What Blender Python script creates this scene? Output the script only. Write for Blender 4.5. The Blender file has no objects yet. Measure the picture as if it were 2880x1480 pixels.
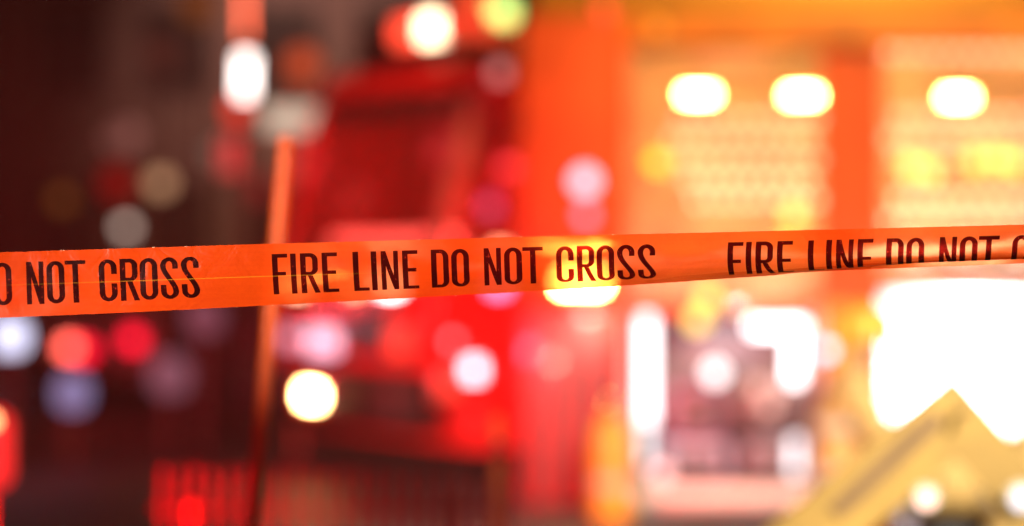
import bpy, bmesh, math, random
from mathutils import Vector, Matrix
random.seed(7)
S = bpy.context.scene
COL = S.collection
R = math.radians

# ------------------------------------------------------------ camera, sky, exposure
CAMZ = 1.5
FOC = 2.88
cd = bpy.data.cameras.new("camera")
cam = bpy.data.objects.new("camera", cd); COL.objects.link(cam)
cam.location = (0, 0, CAMZ); cam.rotation_euler = (R(90), 0, 0)
cd.lens = 85; cd.sensor_width = 36; cd.clip_start = 0.05; cd.clip_end = 3000
cd.dof.use_dof = True; cd.dof.focus_distance = FOC; cd.dof.aperture_fstop = 1.5
S.camera = cam
S.view_settings.view_transform = 'Standard'; S.view_settings.look = 'None'
S.view_settings.exposure = 0; S.view_settings.gamma = 1
S.cycles.sample_clamp_indirect = 6
S.cycles.max_bounces = 6; S.cycles.volume_bounces = 0
S.cycles.transparent_max_bounces = 12
S.cycles.caustics_reflective = False
S.cycles.caustics_refractive = True

w = bpy.data.worlds.new("World"); S.world = w; w.use_nodes = True
wn = w.node_tree.nodes; bg = wn["Background"]
bg.inputs[0].default_value = (1.0, 0.10, 0.035, 1); bg.inputs[1].default_value = 0.05   # city and fire glow in the night sky

def lamp(name, kind, loc, target, power, col, size=0.1, spot=60, blend=0.6):
    d = bpy.data.lights.new(name, kind); d.energy = power; d.color = col
    if kind == 'SPOT':
        d.spot_size = R(spot); d.spot_blend = blend; d.shadow_soft_size = size
    elif kind == 'AREA': d.size = size
    else: d.shadow_soft_size = size
    o = bpy.data.objects.new(name, d); COL.objects.link(o); o.location = loc
    v = Vector(target) - Vector(loc)
    o.rotation_euler = v.to_track_quat('-Z', 'Y').to_euler()
    return o

lamp("tape_fill_spot", 'SPOT', (-2.1, .1, .95), (.14, FOC, 1.52), 1150, (1.0, .84, .70), .2, 27, .4)  # unseen spot added to brighten the tape from the front
lamp("pole_fill_spot", 'SPOT', (-1.0, .5, 2.0), (-.42, 4.6, 1.66), 1000, (1.0, .80, .6), .05, 13, .8)  # narrow extra spot, added only to light the orange pole
lamp("red_engine_fill", 'SPOT', (-5.0, 5.5, 2.4), (-1.9, 17.0, .95), 8500, (1.0, .05, .05), .2, 27, .5)  # added red spot out of view, reddens the fire engine
lamp("red_road_fill", 'SPOT', (-3.2, 1.0, 2.6), (-1.0, 10.5, .4), 12500, (1.0, .02, .04), .2, 31, .9)  # added red spot out of view, for road and engine base
lamp("red_kerb_fill", 'SPOT', (-1.6, -.8, 1.7), (-.30, 6.4, .55), 120, (1.0, .02, .03), .15, 27, .6)  # added red fill for the railing, stakes and pole foot
lamp("red_panel_fill", 'SPOT', (-1.2, 3.5, 1.2), (.45, 15, .2), 1300, (1.0, .0, .03), .2, 13, .9)  # added red fill for the low front of the rescue truck
lamp("amber_truck_fill", 'SPOT', (3.5, 3.0, 5.0), (1.9, 15, 2.95), 8300, (1.0, .48, .12), .2, 23, .8)  # added amber spot out of view, warms the upper truck
lamp("front_fill", 'SPOT', (2.8, -2.0, 5.6), (2.0, 8.2, 0.7), 13000, (1.0, .88, .70), .2, 27, .6)  # added white fill from high in front, for the yellow things
lamp("wall_fill", 'SPOT', (-4.0, 38, 9.5), (-3.9, 44, 5.2), 1500, (1.0, .50, .38), .2, 62, 1.0)  # added spot that washes the stone building wall

K = 36 / 85 / 2880
def at(px, py, D):
    return Vector(((px - 1440) * K * D, D, CAMZ - (py - 740) * K * D))

# ------------------------------------------------------------ materials
def lin(c):
    return tuple(((x / 255) / 12.92 if x / 255 <= .04045 else ((x / 255 + .055) / 1.055) ** 2.4) for x in c)
def pbr(name, col, rough=.5, metal=0., var=.15, scale=8., bump=0., em=None, es=0., coat=0., spec=.5):
    m = bpy.data.materials.new(name); m.use_nodes = True
    nt = m.node_tree; n = nt.nodes; b = n["Principled BSDF"]
    b.inputs['Roughness'].default_value = rough; b.inputs['Metallic'].default_value = metal
    b.inputs['Coat Weight'].default_value = coat; b.inputs['Coat Roughness'].default_value = .1
    b.inputs['Specular IOR Level'].default_value = spec
    tc = n.new('ShaderNodeTexCoord'); nz = n.new('ShaderNodeTexNoise'); nz.inputs['Scale'].default_value = scale; nz.inputs['Detail'].default_value = 5
    nt.links.new(tc.outputs['Object'], nz.inputs['Vector'])
    rp = n.new('ShaderNodeValToRGB')
    lo = [max(0, c * (1 - var)) for c in col]; hi = [min(1, c * (1 + var)) for c in col]
    rp.color_ramp.elements[0].color = (*lo, 1); rp.color_ramp.elements[1].color = (*hi, 1)
    rp.color_ramp.elements[0].position = .3; rp.color_ramp.elements[1].position = .7
    nt.links.new(nz.outputs['Fac'], rp.inputs[0]); nt.links.new(rp.outputs[0], b.inputs['Base Color'])
    if bump:
        bp = n.new('ShaderNodeBump'); bp.inputs['Strength'].default_value = bump; bp.inputs['Distance'].default_value = .02
        nt.links.new(nz.outputs['Fac'], bp.inputs['Height']); nt.links.new(bp.outputs[0], b.inputs['Normal'])
    if em:
        b.inputs['Emission Color'].default_value = (*em, 1); b.inputs['Emission Strength'].default_value = es
    return m
_lc = {}
def glow(col, s):
    """glowing face: lenses of lit things, and stand-ins for halos and glints"""
    key = (tuple(round(c, 3) for c in col), s)
    if key not in _lc:
        _lc[key] = pbr("glow_face", (.06, .06, .06), .5, em=col, es=s)
    return _lc[key]
def G(rgb, s=1.0):
    """lens or glow stand-in shining so that its blurred disc reads as about this picture colour"""
    return glow(lin(rgb), s)

M = dict(
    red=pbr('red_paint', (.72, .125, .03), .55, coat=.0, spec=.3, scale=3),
    deep=pbr('red_lit_paint', (.55, .012, .012), .3, coat=.4, scale=3),
    yellow=pbr('yellow_paint', (.80, .50, .05), .4, scale=4),
    white=pbr('white_enamel', (.78, .78, .78), .45, scale=5),
    alu=pbr('bronze_aluminium', (.66, .50, .38), .38, metal=.6, var=.35, scale=4),
    plate=pbr('tread_plate', (.62, .58, .52), .38, metal=.7, scale=60, bump=.4),
    chrome=pbr('chrome', (.8, .8, .8), .12, metal=1., var=.03),
    rubber=pbr('rubber', (.02, .02, .02), .7),
    dark=pbr('dark_plastic', (.03, .03, .03), .5),
    grey=pbr('grey_metal', (.10, .07, .08), .4, metal=.3),
    brass=pbr('gold_leaf_panel', (.42, .24, .02), .4, metal=.3),
    brick=pbr('brick', (.22, .12, .09), .85, scale=12, bump=.3),
    stone=pbr('stone', (.30, .24, .22), .8, scale=6, bump=.2),
    pole=pbr('orange_fibreglass', (.9, .12, .01), .4, scale=10),
    coat=pbr('turnout_cloth', (.74, .50, .17), .8, scale=14, bump=.5),
    skin=pbr('skin', (.55, .30, .2), .55),
    silver=pbr('reflective_tape', (.6, .56, .42), .6),
    carblue=pbr('dark_blue_paint', (.03, .03, .09), .25, coat=.6),
    cargrey=pbr('grey_paint', (.25, .25, .30), .3, coat=.6),
    green=pbr('green_metal', (.05, .12, .08), .5),
    purple=pbr('violet_paint', (.10, .03, .12), .3, coat=.5),
)
# clear vehicle glass
def glass(name, tint, tr=.6):
    m = bpy.data.materials.new(name); m.use_nodes = True; n = m.node_tree.nodes; L = m.node_tree.links
    out = n['Material Output']; n.remove(n['Principled BSDF'])
    t = n.new('ShaderNodeBsdfTransparent'); t.inputs[0].default_value = (*tint, 1)
    g = n.new('ShaderNodeBsdfGlossy'); g.inputs[0].default_value = (.9, .9, .9, 1); g.inputs['Roughness'].default_value = .15
    mx = n.new('ShaderNodeMixShader'); mx.inputs[0].default_value = 1 - tr
    L.new(t.outputs[0], mx.inputs[1]); L.new(g.outputs[0], mx.inputs[2]); L.new(mx.outputs[0], out.inputs[0])
    return m
M['glass'] = glass('vehicle_glass', (.8, .8, .8), .7)

# ------------------------------------------------------------ mesh helpers
MW = {}
def tag(o, label=None, cat=None, group=None, kind=None):
    if label: o['label'] = label
    if cat: o['category'] = cat
    if group: o['group'] = group
    if kind: o['kind'] = kind
    return o
def empty(name, loc, rz=0, **k):
    o = bpy.data.objects.new(name, None); COL.objects.link(o)
    o.location = loc; o.rotation_euler = (0, 0, rz)
    MW[o] = Matrix.Translation(loc) @ Matrix.Rotation(rz, 4, 'Z')
    return tag(o, **k)
def obj(name, bm, mat, parent=None, local=False, smooth=True, base=None, mods=None):
    """bm in world coordinates (or the thing's own when local); linked as one mesh object"""
    me = bpy.data.meshes.new(name)
    P = MW[parent] if parent else Matrix.Identity(4)
    loc = Matrix.Identity(4)
    if parent is None and base is not None: loc = Matrix.Translation(base)
    if not local: bm.transform((P @ loc).inverted() if parent or base is not None else Matrix.Identity(4))
    bmesh.ops.recalc_face_normals(bm, faces=bm.faces)
    bm.to_mesh(me); bm.free()
    if smooth:
        for p in me.polygons: p.use_smooth = True
    o = bpy.data.objects.new(name, me); COL.objects.link(o)
    me.materials.append(mat)
    if parent: o.parent = parent
    if base is not None and not parent: o.location = base
    MW[o] = P @ loc
    if smooth:
        e = o.modifiers.new('edges', 'EDGE_SPLIT'); e.split_angle = R(40)
    return o
def box(bm, a, b, bev=.0):
    x0, x1 = sorted((a[0], b[0])); y0, y1 = sorted((a[1], b[1])); z0, z1 = sorted((a[2], b[2]))
    t = bmesh.new(); bmesh.ops.create_cube(t, size=1)
    for v in t.verts:
        v.co = Vector(((x0 + x1) / 2 + v.co.x * (x1 - x0), (y0 + y1) / 2 + v.co.y * (y1 - y0), (z0 + z1) / 2 + v.co.z * (z1 - z0)))
    if bev:
        bmesh.ops.bevel(t, geom=t.edges[:], offset=min(bev, .45 * min(x1 - x0, y1 - y0, z1 - z0)), segments=3, affect='EDGES', profile=.5)
    merge(bm, t); return bm
def merge(bm, t, mat=None):
    if mat is not None: t.transform(mat)
    mp = {v: bm.verts.new(v.co) for v in t.verts}
    for f in t.faces:
        try: bm.faces.new([mp[v] for v in f.verts])
        except ValueError: pass
    t.free()
def tube(bm, pts, rad, seg=12, cap=True):
    pts = [Vector(p) for p in pts]; rs = rad if isinstance(rad, (list, tuple)) else [rad] * len(pts)
    rings = []
    for i, p in enumerate(pts):
        d = (pts[min(i + 1, len(pts) - 1)] - pts[max(i - 1, 0)]).normalized()
        q = d.to_track_quat('Z', 'Y')
        rings.append([bm.verts.new(p + q @ Vector((math.cos(2 * math.pi * k / seg) * rs[i], math.sin(2 * math.pi * k / seg) * rs[i], 0))) for k in range(seg)])
    for a, b in zip(rings, rings[1:]):
        for k in range(seg):
            bm.faces.new((a[k], a[(k + 1) % seg], b[(k + 1) % seg], b[k]))
    if cap: bm.faces.new(rings[0][::-1]); bm.faces.new(rings[-1])
    return bm
def lathe(bm, c, prof, axis='Z', seg=24):
    """prof: list of (radius, height)"""
    rot = {'Z': Matrix.Identity(4), 'Y': Matrix.Rotation(R(90), 4, 'X'), 'X': Matrix.Rotation(R(90), 4, 'Y')}[axis]
    rings = []
    for r, h in prof:
        rings.append([bm.verts.new(Vector(c) + rot @ Vector((math.cos(2 * math.pi * k / seg) * r, math.sin(2 * math.pi * k / seg) * r, h))) for k in range(seg)])
    for a, b in zip(rings, rings[1:]):
        for k in range(seg):
            bm.faces.new((a[k], a[(k + 1) % seg], b[(k + 1) % seg], b[k]))
    bm.faces.new(rings[0][::-1]); bm.faces.new(rings[-1]); return bm
def prism(bm, pts, d):
    """closed outline extruded along d"""
    a = [bm.verts.new(Vector(p)) for p in pts]; b = [bm.verts.new(Vector(p) + Vector(d)) for p in pts]
    n = len(pts)
    bm.faces.new(a[::-1]); bm.faces.new(b)
    for i in range(n): bm.faces.new((a[i], a[(i + 1) % n], b[(i + 1) % n], b[i]))
    return bm
B = bmesh.new

# ------------------------------------------------------------ ground
g = pbr('wet_asphalt', (.055, .045, .045), .55, var=.4, scale=1.2, bump=.12)
bm = B(); box(bm, (-59, -11, -.4), (59, 79, 0)); o = obj('road', bm, g, smooth=False); tag(o, kind='structure')
bm = B(); box(bm, (-58, 36, 0.004), (58, 43.9, .14), .02); o = obj('pavement', bm, M['stone'], smooth=False); tag(o, kind='structure')

# ------------------------------------------------------------ the tape
def lerp(t, xs, ys):
    if t <= xs[0]: return ys[0]
    for i in range(len(xs) - 1):
        if t <= xs[i + 1]:
            f = (t - xs[i]) / (xs[i + 1] - xs[i]); return ys[i] + f * (ys[i + 1] - ys[i])
    return ys[-1]
def smooth01(t): t = max(0, min(1, t)); return t * t * (3 - 2 * t)
KP = K * FOC                       # metres per photo pixel at the tape
TW = 184 * KP                      # tape width, about 78 mm
def phi(px, v):
    """angle of the film away from upright at fraction v of its width"""
    a = lerp(px, [0, 720, 1100, 1440, 1750, 3000], [3, 14, 20, 24, 26, 26])
    bot = lerp(px, [0, 720, 1100, 1440, 1750, 2060, 2160, 2411, 2600, 2880, 3100], [0, 13.8, 18.9, 24.1, 33.3, 46.6, 50.4, 67.7, 86.6, 97.9, 98])
    top = lerp(px, [0, 720, 1100, 1440, 1750, 2060, 2160, 3000], [1, .8, .6, .5, .3, .2, .1, .1])
    curl = lerp(px, [2250, 2411, 2600, 2880, 3100], [0, .25, .7, 1, 1])
    ang = a * (top * .6 + (1 - top * .6) * smooth01(v / .6)) + bot * smooth01((v - .30) / .6)
    # past the sharp roll the free margin hangs down again behind the front fold
    if v > .84: ang *= 1 - curl * smooth01((v - .84) / .06)
    return R(ang)
_cache = {}
NV = 60
def column(px):
    key = round(px, 1)
    if key not in _cache:
        y0 = lerp(px, [-900, 0, 720, 1440, 2160, 2880, 3800], [733, 710, 687, 667, 650, 632, 612])
        pts = []; dz = dy = 0; h = TW / NV
        for i in range(NV + 1):
            pts.append((dy, dz))
            a = phi(px, (i + .5) / NV); dy += h * math.sin(a); dz += h * math.cos(a)
        _cache[key] = (y0, pts)
    return _cache[key]
def surf(px, v, off=0.):
    y0, pts = column(px)
    f = max(0, min(NV - 1e-6, v * NV)); i = int(f); t = f - i
    dy = pts[i][0] + t * (pts[i + 1][0] - pts[i][0]); dz = pts[i][1] + t * (pts[i + 1][1] - pts[i][1])
    a = phi(px, v)
    lean = lerp(px, [0, 1440, 1900, 2400, 3000], [4.2, 4.5, 7, 8, 8]) * KP * v
    bow = lerp(px, [1500, 2050, 2500, 3000], [0, -7, -8, -6]) * KP * math.sin(min(1, v / .8) * math.pi)
    # slack ripples along the film
    rip = .0016 * math.sin(px * .0061 + v * 2.1) + .0008 * math.sin(px * .017 + v * 4) + .00022 * math.sin(px * .051 - v * 9) * math.sin(px * .0037 + 1)
    x = (px - 1440) * KP + lean + bow
    return Vector((x, FOC + dy + rip - off * math.cos(a), CAMZ - (y0 - 740) * KP - dz - off * math.sin(a)))

bm = B(); uv = bm.loops.layers.uv.new('UVMap')
X0, X1, NX = -700, 3600, 430; NVV = 40
grid = []
for i in range(NX + 1):
    px = X0 + (X1 - X0) * i / NX
    row = []
    for j in range(NVV + 1):
        v = j / NVV
        p = surf(px, v)
        if j in (0, NVV): p.z += random.choice((0, 0, 0, 1)) * random.uniform(-.00035, .00035)
        row.append((bm.verts.new(p), px / 184, v))
    grid.append(row)
for i in range(NX):
    for j in range(NVV):
        q = (grid[i][j], grid[i][j + 1], grid[i + 1][j + 1], grid[i + 1][j])
        f = bm.faces.new([c[0] for c in q])
        for l, c in zip(f.loops, q): l[uv].uv = (c[1], c[2])
def film_material(name, base, trans_tint, w_through, w_transl, rough_through, ink=False):
    m = bpy.data.materials.new(name); m.use_nodes = True; n = m.node_tree.nodes; L = m.node_tree.links
    out = n['Material Output']; p = n['Principled BSDF']
    p.inputs['Roughness'].default_value = .30 if not ink else .38
    p.inputs['Specular IOR Level'].default_value = .07 if not ink else .015
    uvn = n.new('ShaderNodeUVMap'); sep = n.new('ShaderNodeSeparateXYZ'); L.new(uvn.outputs[0], sep.inputs[0])
    tc = n.new('ShaderNodeTexCoord')
    nz = n.new('ShaderNodeTexNoise'); nz.inputs['Scale'].default_value = 260; nz.inputs['Detail'].default_value = 6
    L.new(tc.outputs['Object'], nz.inputs['Vector'])
    mp = n.new('ShaderNodeMapping'); mp.inputs['Scale'].default_value = (6, 1, 420); L.new(tc.outputs['Object'], mp.inputs['Vector'])
    nz2 = n.new('ShaderNodeTexNoise'); nz2.inputs['Scale'].default_value = 1.2; nz2.inputs['Detail'].default_value = 3; L.new(mp.outputs[0], nz2.inputs['Vector'])
    rp = n.new('ShaderNodeValToRGB'); rp.color_ramp.elements[0].position = .3; rp.color_ramp.elements[1].position = .7
    k = .80 if not ink else .5
    rp.color_ramp.elements[0].color = (base[0] * .93, base[1] * k, base[2] * k, 1); rp.color_ramp.elements[1].color = (min(1, base[0] * 1.04), base[1] * 1.15, base[2] * 1.15, 1)
    add = n.new('ShaderNodeMath'); add.operation = 'ADD'
    ml = n.new('ShaderNodeMath'); ml.operation = 'MULTIPLY'; ml.inputs[1].default_value = .5
    ml2 = n.new('ShaderNodeMath'); ml2.operation = 'MULTIPLY'; ml2.inputs[1].default_value = .5
    L.new(nz.outputs['Fac'], ml.inputs[0]); L.new(nz2.outputs['Fac'], ml2.inputs[0]); L.new(ml.outputs[0], add.inputs[0]); L.new(ml2.outputs[0], add.inputs[1])
    L.new(add.outputs[0], rp.inputs[0])
    # lengthwise crease: its highlight painted as a lighter line along the film
    d = n.new('ShaderNodeMath'); d.operation = 'SUBTRACT'; d.inputs[1].default_value = .505; L.new(sep.outputs['Y'], d.inputs[0])
    ab = n.new('ShaderNodeMath'); ab.operation = 'ABSOLUTE'; L.new(d.outputs[0], ab.inputs[0])
    ln = n.new('ShaderNodeMapRange'); ln.inputs['From Min'].default_value = .0105; ln.inputs['From Max'].default_value = .002; L.new(ab.outputs[0], ln.inputs['Value'])
    fa = n.new('ShaderNodeMapRange'); fa.interpolation_type = 'SMOOTHSTEP'
    fa.inputs['From Min'].default_value = 6.4; fa.inputs['From Max'].default_value = 3.4; fa.inputs['To Max'].default_value = 1.; L.new(sep.outputs['X'], fa.inputs['Value'])
    fb = n.new('ShaderNodeMapRange'); fb.interpolation_type = 'SMOOTHSTEP'
    fb.inputs['From Min'].default_value = -1; fb.inputs['From Max'].default_value = 3.5; L.new(sep.outputs['X'], fb.inputs['Value'])
    mu = n.new('ShaderNodeMath'); mu.operation = 'MULTIPLY'; L.new(ln.outputs[0], mu.inputs[0]); L.new(fa.outputs[0], mu.inputs[1])
    mu2 = n.new('ShaderNodeMath'); mu2.operation = 'MULTIPLY'; L.new(mu.outputs[0], mu2.inputs[0]); L.new(fb.outputs[0], mu2.inputs[1])
    mu3 = n.new('ShaderNodeMath'); mu3.operation = 'MULTIPLY'; mu3.inputs[1].default_value = .75 if not ink else .35; L.new(mu2.outputs[0], mu3.inputs[0])
    cm = n.new('ShaderNodeMix'); cm.data_type = 'RGBA'; L.new(mu3.outputs[0], cm.inputs[0]); L.new(rp.outputs[0], cm.inputs[6]); cm.inputs[7].default_value = (1., .42, .02, 1)
    L.new(cm.outputs[2], p.inputs['Base Color'])
    bp = n.new('ShaderNodeBump'); bp.inputs['Strength'].default_value = .10; bp.inputs['Distance'].default_value = .0006
    L.new(add.outputs[0], bp.inputs['Height'])
    nz3 = n.new('ShaderNodeTexNoise'); nz3.inputs['Scale'].default_value = 22; nz3.inputs['Detail'].default_value = 4; nz3.inputs['Distortion'].default_value = 1.2; L.new(tc.outputs['Object'], nz3.inputs['Vector'])
    bp2 = n.new('ShaderNodeBump'); bp2.inputs['Strength'].default_value = .8; bp2.inputs['Distance'].default_value = .004
    L.new(nz3.outputs['Fac'], bp2.inputs['Height']); L.new(bp.outputs[0], bp2.inputs['Normal']); L.new(bp2.outputs[0], p.inputs['Normal'])
    if ink:      # scuffs and pinholes in the print
        mq = n.new('ShaderNodeMapping'); mq.inputs['Scale'].default_value = (1, 1, .35); L.new(tc.outputs['Object'], mq.inputs['Vector'])
        nq = n.new('ShaderNodeTexNoise'); nq.inputs['Scale'].default_value = 520; nq.inputs['Detail'].default_value = 4; L.new(mq.outputs[0], nq.inputs['Vector'])
        rq = n.new('ShaderNodeMapRange'); rq.inputs['From Min'].default_value = .64; rq.inputs['From Max'].default_value = .70; rq.inputs['To Max'].default_value = .8; L.new(nq.outputs['Fac'], rq.inputs['Value'])
        cq = n.new('ShaderNodeMix'); cq.data_type = 'RGBA'; L.new(rq.outputs[0], cq.inputs[0]); L.new(cm.outputs[2], cq.inputs[6]); cq.inputs[7].default_value = (.5, .03, .01, 1)
        L.new(cq.outputs[2], p.inputs['Base Color'])
    tl = n.new('ShaderNodeBsdfTranslucent'); L.new(cm.outputs[2], tl.inputs[0])
    m1 = n.new('ShaderNodeMixShader'); m1.inputs[0].default_value = w_transl; L.new(p.outputs[0], m1.inputs[1]); L.new(tl.outputs[0], m1.inputs[2])
    # light coming straight through the thin film, partly scattered
    rf = n.new('ShaderNodeBsdfRefraction'); rf.inputs['IOR'].default_value = 1.12; rf.inputs['Roughness'].default_value = rough_through; rf.inputs[0].default_value = (*trans_tint, 1)
    tr = n.new('ShaderNodeBsdfTransparent'); tr.inputs[0].default_value = (*[c * .8 for c in trans_tint], 1)
    m2 = n.new('ShaderNodeMixShader'); m2.inputs[0].default_value = .5; L.new(rf.outputs[0], m2.inputs[1]); L.new(tr.outputs[0], m2.inputs[2])
    m3 = n.new('ShaderNodeMixShader'); m3.inputs[0].default_value = w_through; L.new(m1.outputs[0], m3.inputs[1]); L.new(m2.outputs[0], m3.inputs[2])
    L.new(m3.outputs[0], out.inputs[0])
    return m
FILM = film_material('orange_film', (.93, .085, .004), (1., .48, .20), .36, .30, .28)
INK = film_material('black_ink', (.009, .001, .001), (1., .06, .07), .15, .0, .25, True)
tape = obj('barrier_tape', bm, FILM)
for md in list(tape.modifiers): tape.modifiers.remove(md)
tag(tape, 'orange plastic barrier tape printed FIRE LINE DO NOT CROSS, stretched across the view', 'barrier tape')

# printed letters: strokes in units of the cap height (x to the right, y down 0..1)
SV, SH = .130, .090             # stem and bar widths
def bar(x0, y0, x1, y1):       # upright or level rectangle
    return ('q', [(x0, y0), (x1, y0), (x1, y1), (x0, y1)])
def arc_ring(cx, cy, rxo, ryo, rxi, ryi, a0, a1, n=14):
    o = []; i_ = []
    for k in range(n + 1):
        a = R(a0 + (a1 - a0) * k / n)
        o.append((cx + rxo * math.cos(a), cy - ryo * math.sin(a))); i_.append((cx + rxi * math.cos(a), cy - ryi * math.sin(a)))
    return ('r', o, i_)
def glyph(ch):
    W = .415; r = W / 2
    if ch == 'I': return SV, [bar(0, 0, SV, 1)]
    if ch == 'F': return .36, [bar(0, 0, SV, 1), bar(SV, 0, .36, SH), bar(SV, .43, .315, .43 + SH)]
    if ch == 'E': return .37, [bar(0, 0, SV, 1), bar(SV, 0, .36, SH), bar(SV, .43, .325, .43 + SH), bar(SV, 1 - SH, .37, 1)]
    if ch == 'L': return .36, [bar(0, 0, SV, 1), bar(SV, 1 - SH, .36, 1)]
    if ch == 'T': return .48, [bar(0, 0, .48, SH), bar(.24 - SV / 2, SH, .24 + SV / 2, 1)]
    if ch == 'N': return .40, [bar(0, 0, .112, 1), bar(.288, 0, .40, 1), ('q', [(.112, .0), (.112, .36), (.288, 1.), (.288, .60)])]
    ry = .2
    if ch == 'O':
        return W, [arc_ring(r, ry, r, ry, r - SV, ry - SH, 0, 180), arc_ring(r, 1 - ry, r, ry, r - SV, ry - SH, 180, 360),
                   bar(0, ry, SV, 1 - ry), bar(W - SV, ry, W, 1 - ry)]
    if ch == 'D':
        c = .22
        return .41, [bar(0, 0, SV, 1), bar(SV, 0, c, SH), bar(SV, 1 - SH, c, 1), arc_ring(c, ry, .41 - c, ry, .41 - c - SV, ry - SH, 0, 90),
                     arc_ring(c, 1 - ry, .41 - c, ry, .41 - c - SV, ry - SH, 270, 360), bar(.41 - SV, ry, .41, 1 - ry)]
    if ch == 'C':
        return W, [arc_ring(r, ry, r, ry, r - SV, ry - SH, 0, 180), arc_ring(r, 1 - ry, r, ry, r - SV, ry - SH, 180, 360),
                   bar(0, ry, SV, 1 - ry), bar(W - SV, ry, W, .35), bar(W - SV, .57, W, 1 - ry)]
    if ch == 'R':
        c = .22; q = .17
        return .43, [bar(0, 0, SV, 1), bar(SV, 0, c, SH), bar(SV, .45, c, .45 + SH), arc_ring(c, q, .41 - c, q, .41 - c - SV, q - SH, 0, 90),
                     bar(.41 - SV, q, .41, .45 + SH - q), arc_ring(c, .45 + SH - q, .41 - c, q, .41 - c - SV, q - SH, 270, 360),
                     ('q', [(.165, .45 + SH), (.285, .45 + SH), (.44, 1), (.315, 1)])]
    if ch == 'S':
        q = .19; out = [arc_ring(r, q, r, q, r - SV, q - SH, 0, 180), bar(W - SV, q, W, .27),
                        arc_ring(r, 1 - q, r, q, r - SV, q - SH, 180, 360), bar(0, .65, SV, 1 - q)]
        L_, R_ = [], []
        for k in range(13):                       # the spine
            t = k / 12; s_ = smooth01(t)
            y = q + (1 - 2 * q) * t
            slope = 6 * t * (1 - t) * (W - SV) / (1 - 2 * q)
            hw = SV / 2 * math.sqrt(1 + slope * slope) * (1 - .13 * math.sin(math.pi * t))
            cx = SV / 2 + (W - SV) * s_
            L_.append((cx - hw, y)); R_.append((cx + hw, y))
        out.append(('r', L_, R_)); return W, out
def text_layout(px0, px_end, s):
    """list of (char, x in photo px, width scale) with the spacing read off the print"""
    return
CAPV0, CAPV1 = .160, .812      # the caps sit between these fractions of the width
CH = 121.                      # cap height in photo pixels where the film is square to the view
# start of every letter in photo px from the F of its line, read off the film
STEP = dict(zip(range(17), [('F', 0), ('I', 51.5), ('R', 79), ('E', 140), ('L', 227), ('I', 278), ('N', 306), ('E', 366), ('D', 447), ('O', 504), ('N', 596), ('O', 653),
            ('T', 705), ('C', 800), ('R', 859), ('O', 915), ('S', 973)]))
LET = [STEP[k] for k in range(17)] + [('S', 1032)]
lb = B(); luv = lb.loops.layers.uv.new('UVMap')
def put_quad(c4, pxs):
    """quad given by four (x,y) glyph-space corners in order, cut into strips that follow the film"""
    (ax, ay), (bx, by), (cx, cy), (dx, dy) = c4
    n = max(1, int(max(abs(dy - ay), abs(cy - by)) * 26)); m_ = max(1, int(max(abs(bx - ax), abs(cx - dx)) * 8), int(max(abs(by - ay), abs(cy - dy)) * 26))
    vs = []
    for i in range(n + 1):
        t = i / n; lx, ly, rx, ry = ax + (dx - ax) * t, ay + (dy - ay) * t, bx + (cx - bx) * t, by + (cy - by) * t
        row = []
        for j in range(m_ + 1):
            s_ = j / m_; x = lx + (rx - lx) * s_; y = ly + (ry - ly) * s_
            px = pxs + x * CH; v = CAPV0 + (CAPV1 - CAPV0) * y
            row.append((lb.verts.new(surf(px, v, .00025)), px / 184, v))
        vs.append(row)
    for i in range(n):
        for j in range(m_):
            q = (vs[i][j], vs[i + 1][j], vs[i + 1][j + 1], vs[i][j + 1])
            try: f = lb.faces.new([c[0] for c in q])
            except ValueError: continue
            for l, c in zip(f.loops, q): l[luv].uv = (c[1], c[2])
for start in (763 - 1288, 763, 763 + 1288, 763 + 2576):
    for ch, dx in LET:
        px = start + dx
        if px < X0 + 20 or px > X1 - 80: continue
        wd, st = glyph(ch)
        for s_ in st:
            if s_[0] == 'q':
                put_quad(s_[1], px)
            else:
                o_, i_ = s_[1], s_[2]
                for k in range(len(o_) - 1): put_quad([o_[k], i_[k], i_[k + 1], o_[k + 1]], px)
lt = obj('lettering', lb, INK, tape)
for md in list(lt.modifiers): lt.modifiers.remove(md)
# burrs left by the tear marks along both edges
bb = B()
for q_ in range(34):
    px = random.uniform(-600, 3500) if q_ > 16 else -600 + 258 * q_
    for v in ((0, 1) if q_ % 3 == 0 else (q_ % 2,)):
        for k in range(2):
            p = surf(px + random.uniform(-4, 4) + (0 if v == 0 else 70), v); s_ = random.uniform(.0002, .0009)
            prism(bb, [p + Vector((-s_, -.0003, -.0003)), p + Vector((s_, -.0003, -.0003)), p + Vector((s_ * random.uniform(-.6, .6), -.0003, (s_ if v == 0 else -s_)))], (0, .0004, 0))
obj('edge_fringe', bb, pbr('whitened_film', (.9, .5, .3), .5), tape, smooth=False)

# ------------------------------------------------------------ rescue truck, side on (right)
D = 15.0
def W2(px, py, d=D): return at(px, py, d)
tr = empty('rescue_truck', (3.2, 16.2, 0), label='large red rescue truck seen side on, floodlit roller shutters half raised', cat='truck')
def PB(px0, py0, px1, py1, y0, y1, bev=0., bm=None, d=D):
    """box whose front is drawn at depth d between two picture corners, from depth y0 to y1"""
    a = at(px0, py0, d); b = at(px1, py1, d); bm = bm or B()
    box(bm, (a.x, y0, a.z), (b.x, y1, b.z), bev); return bm
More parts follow.
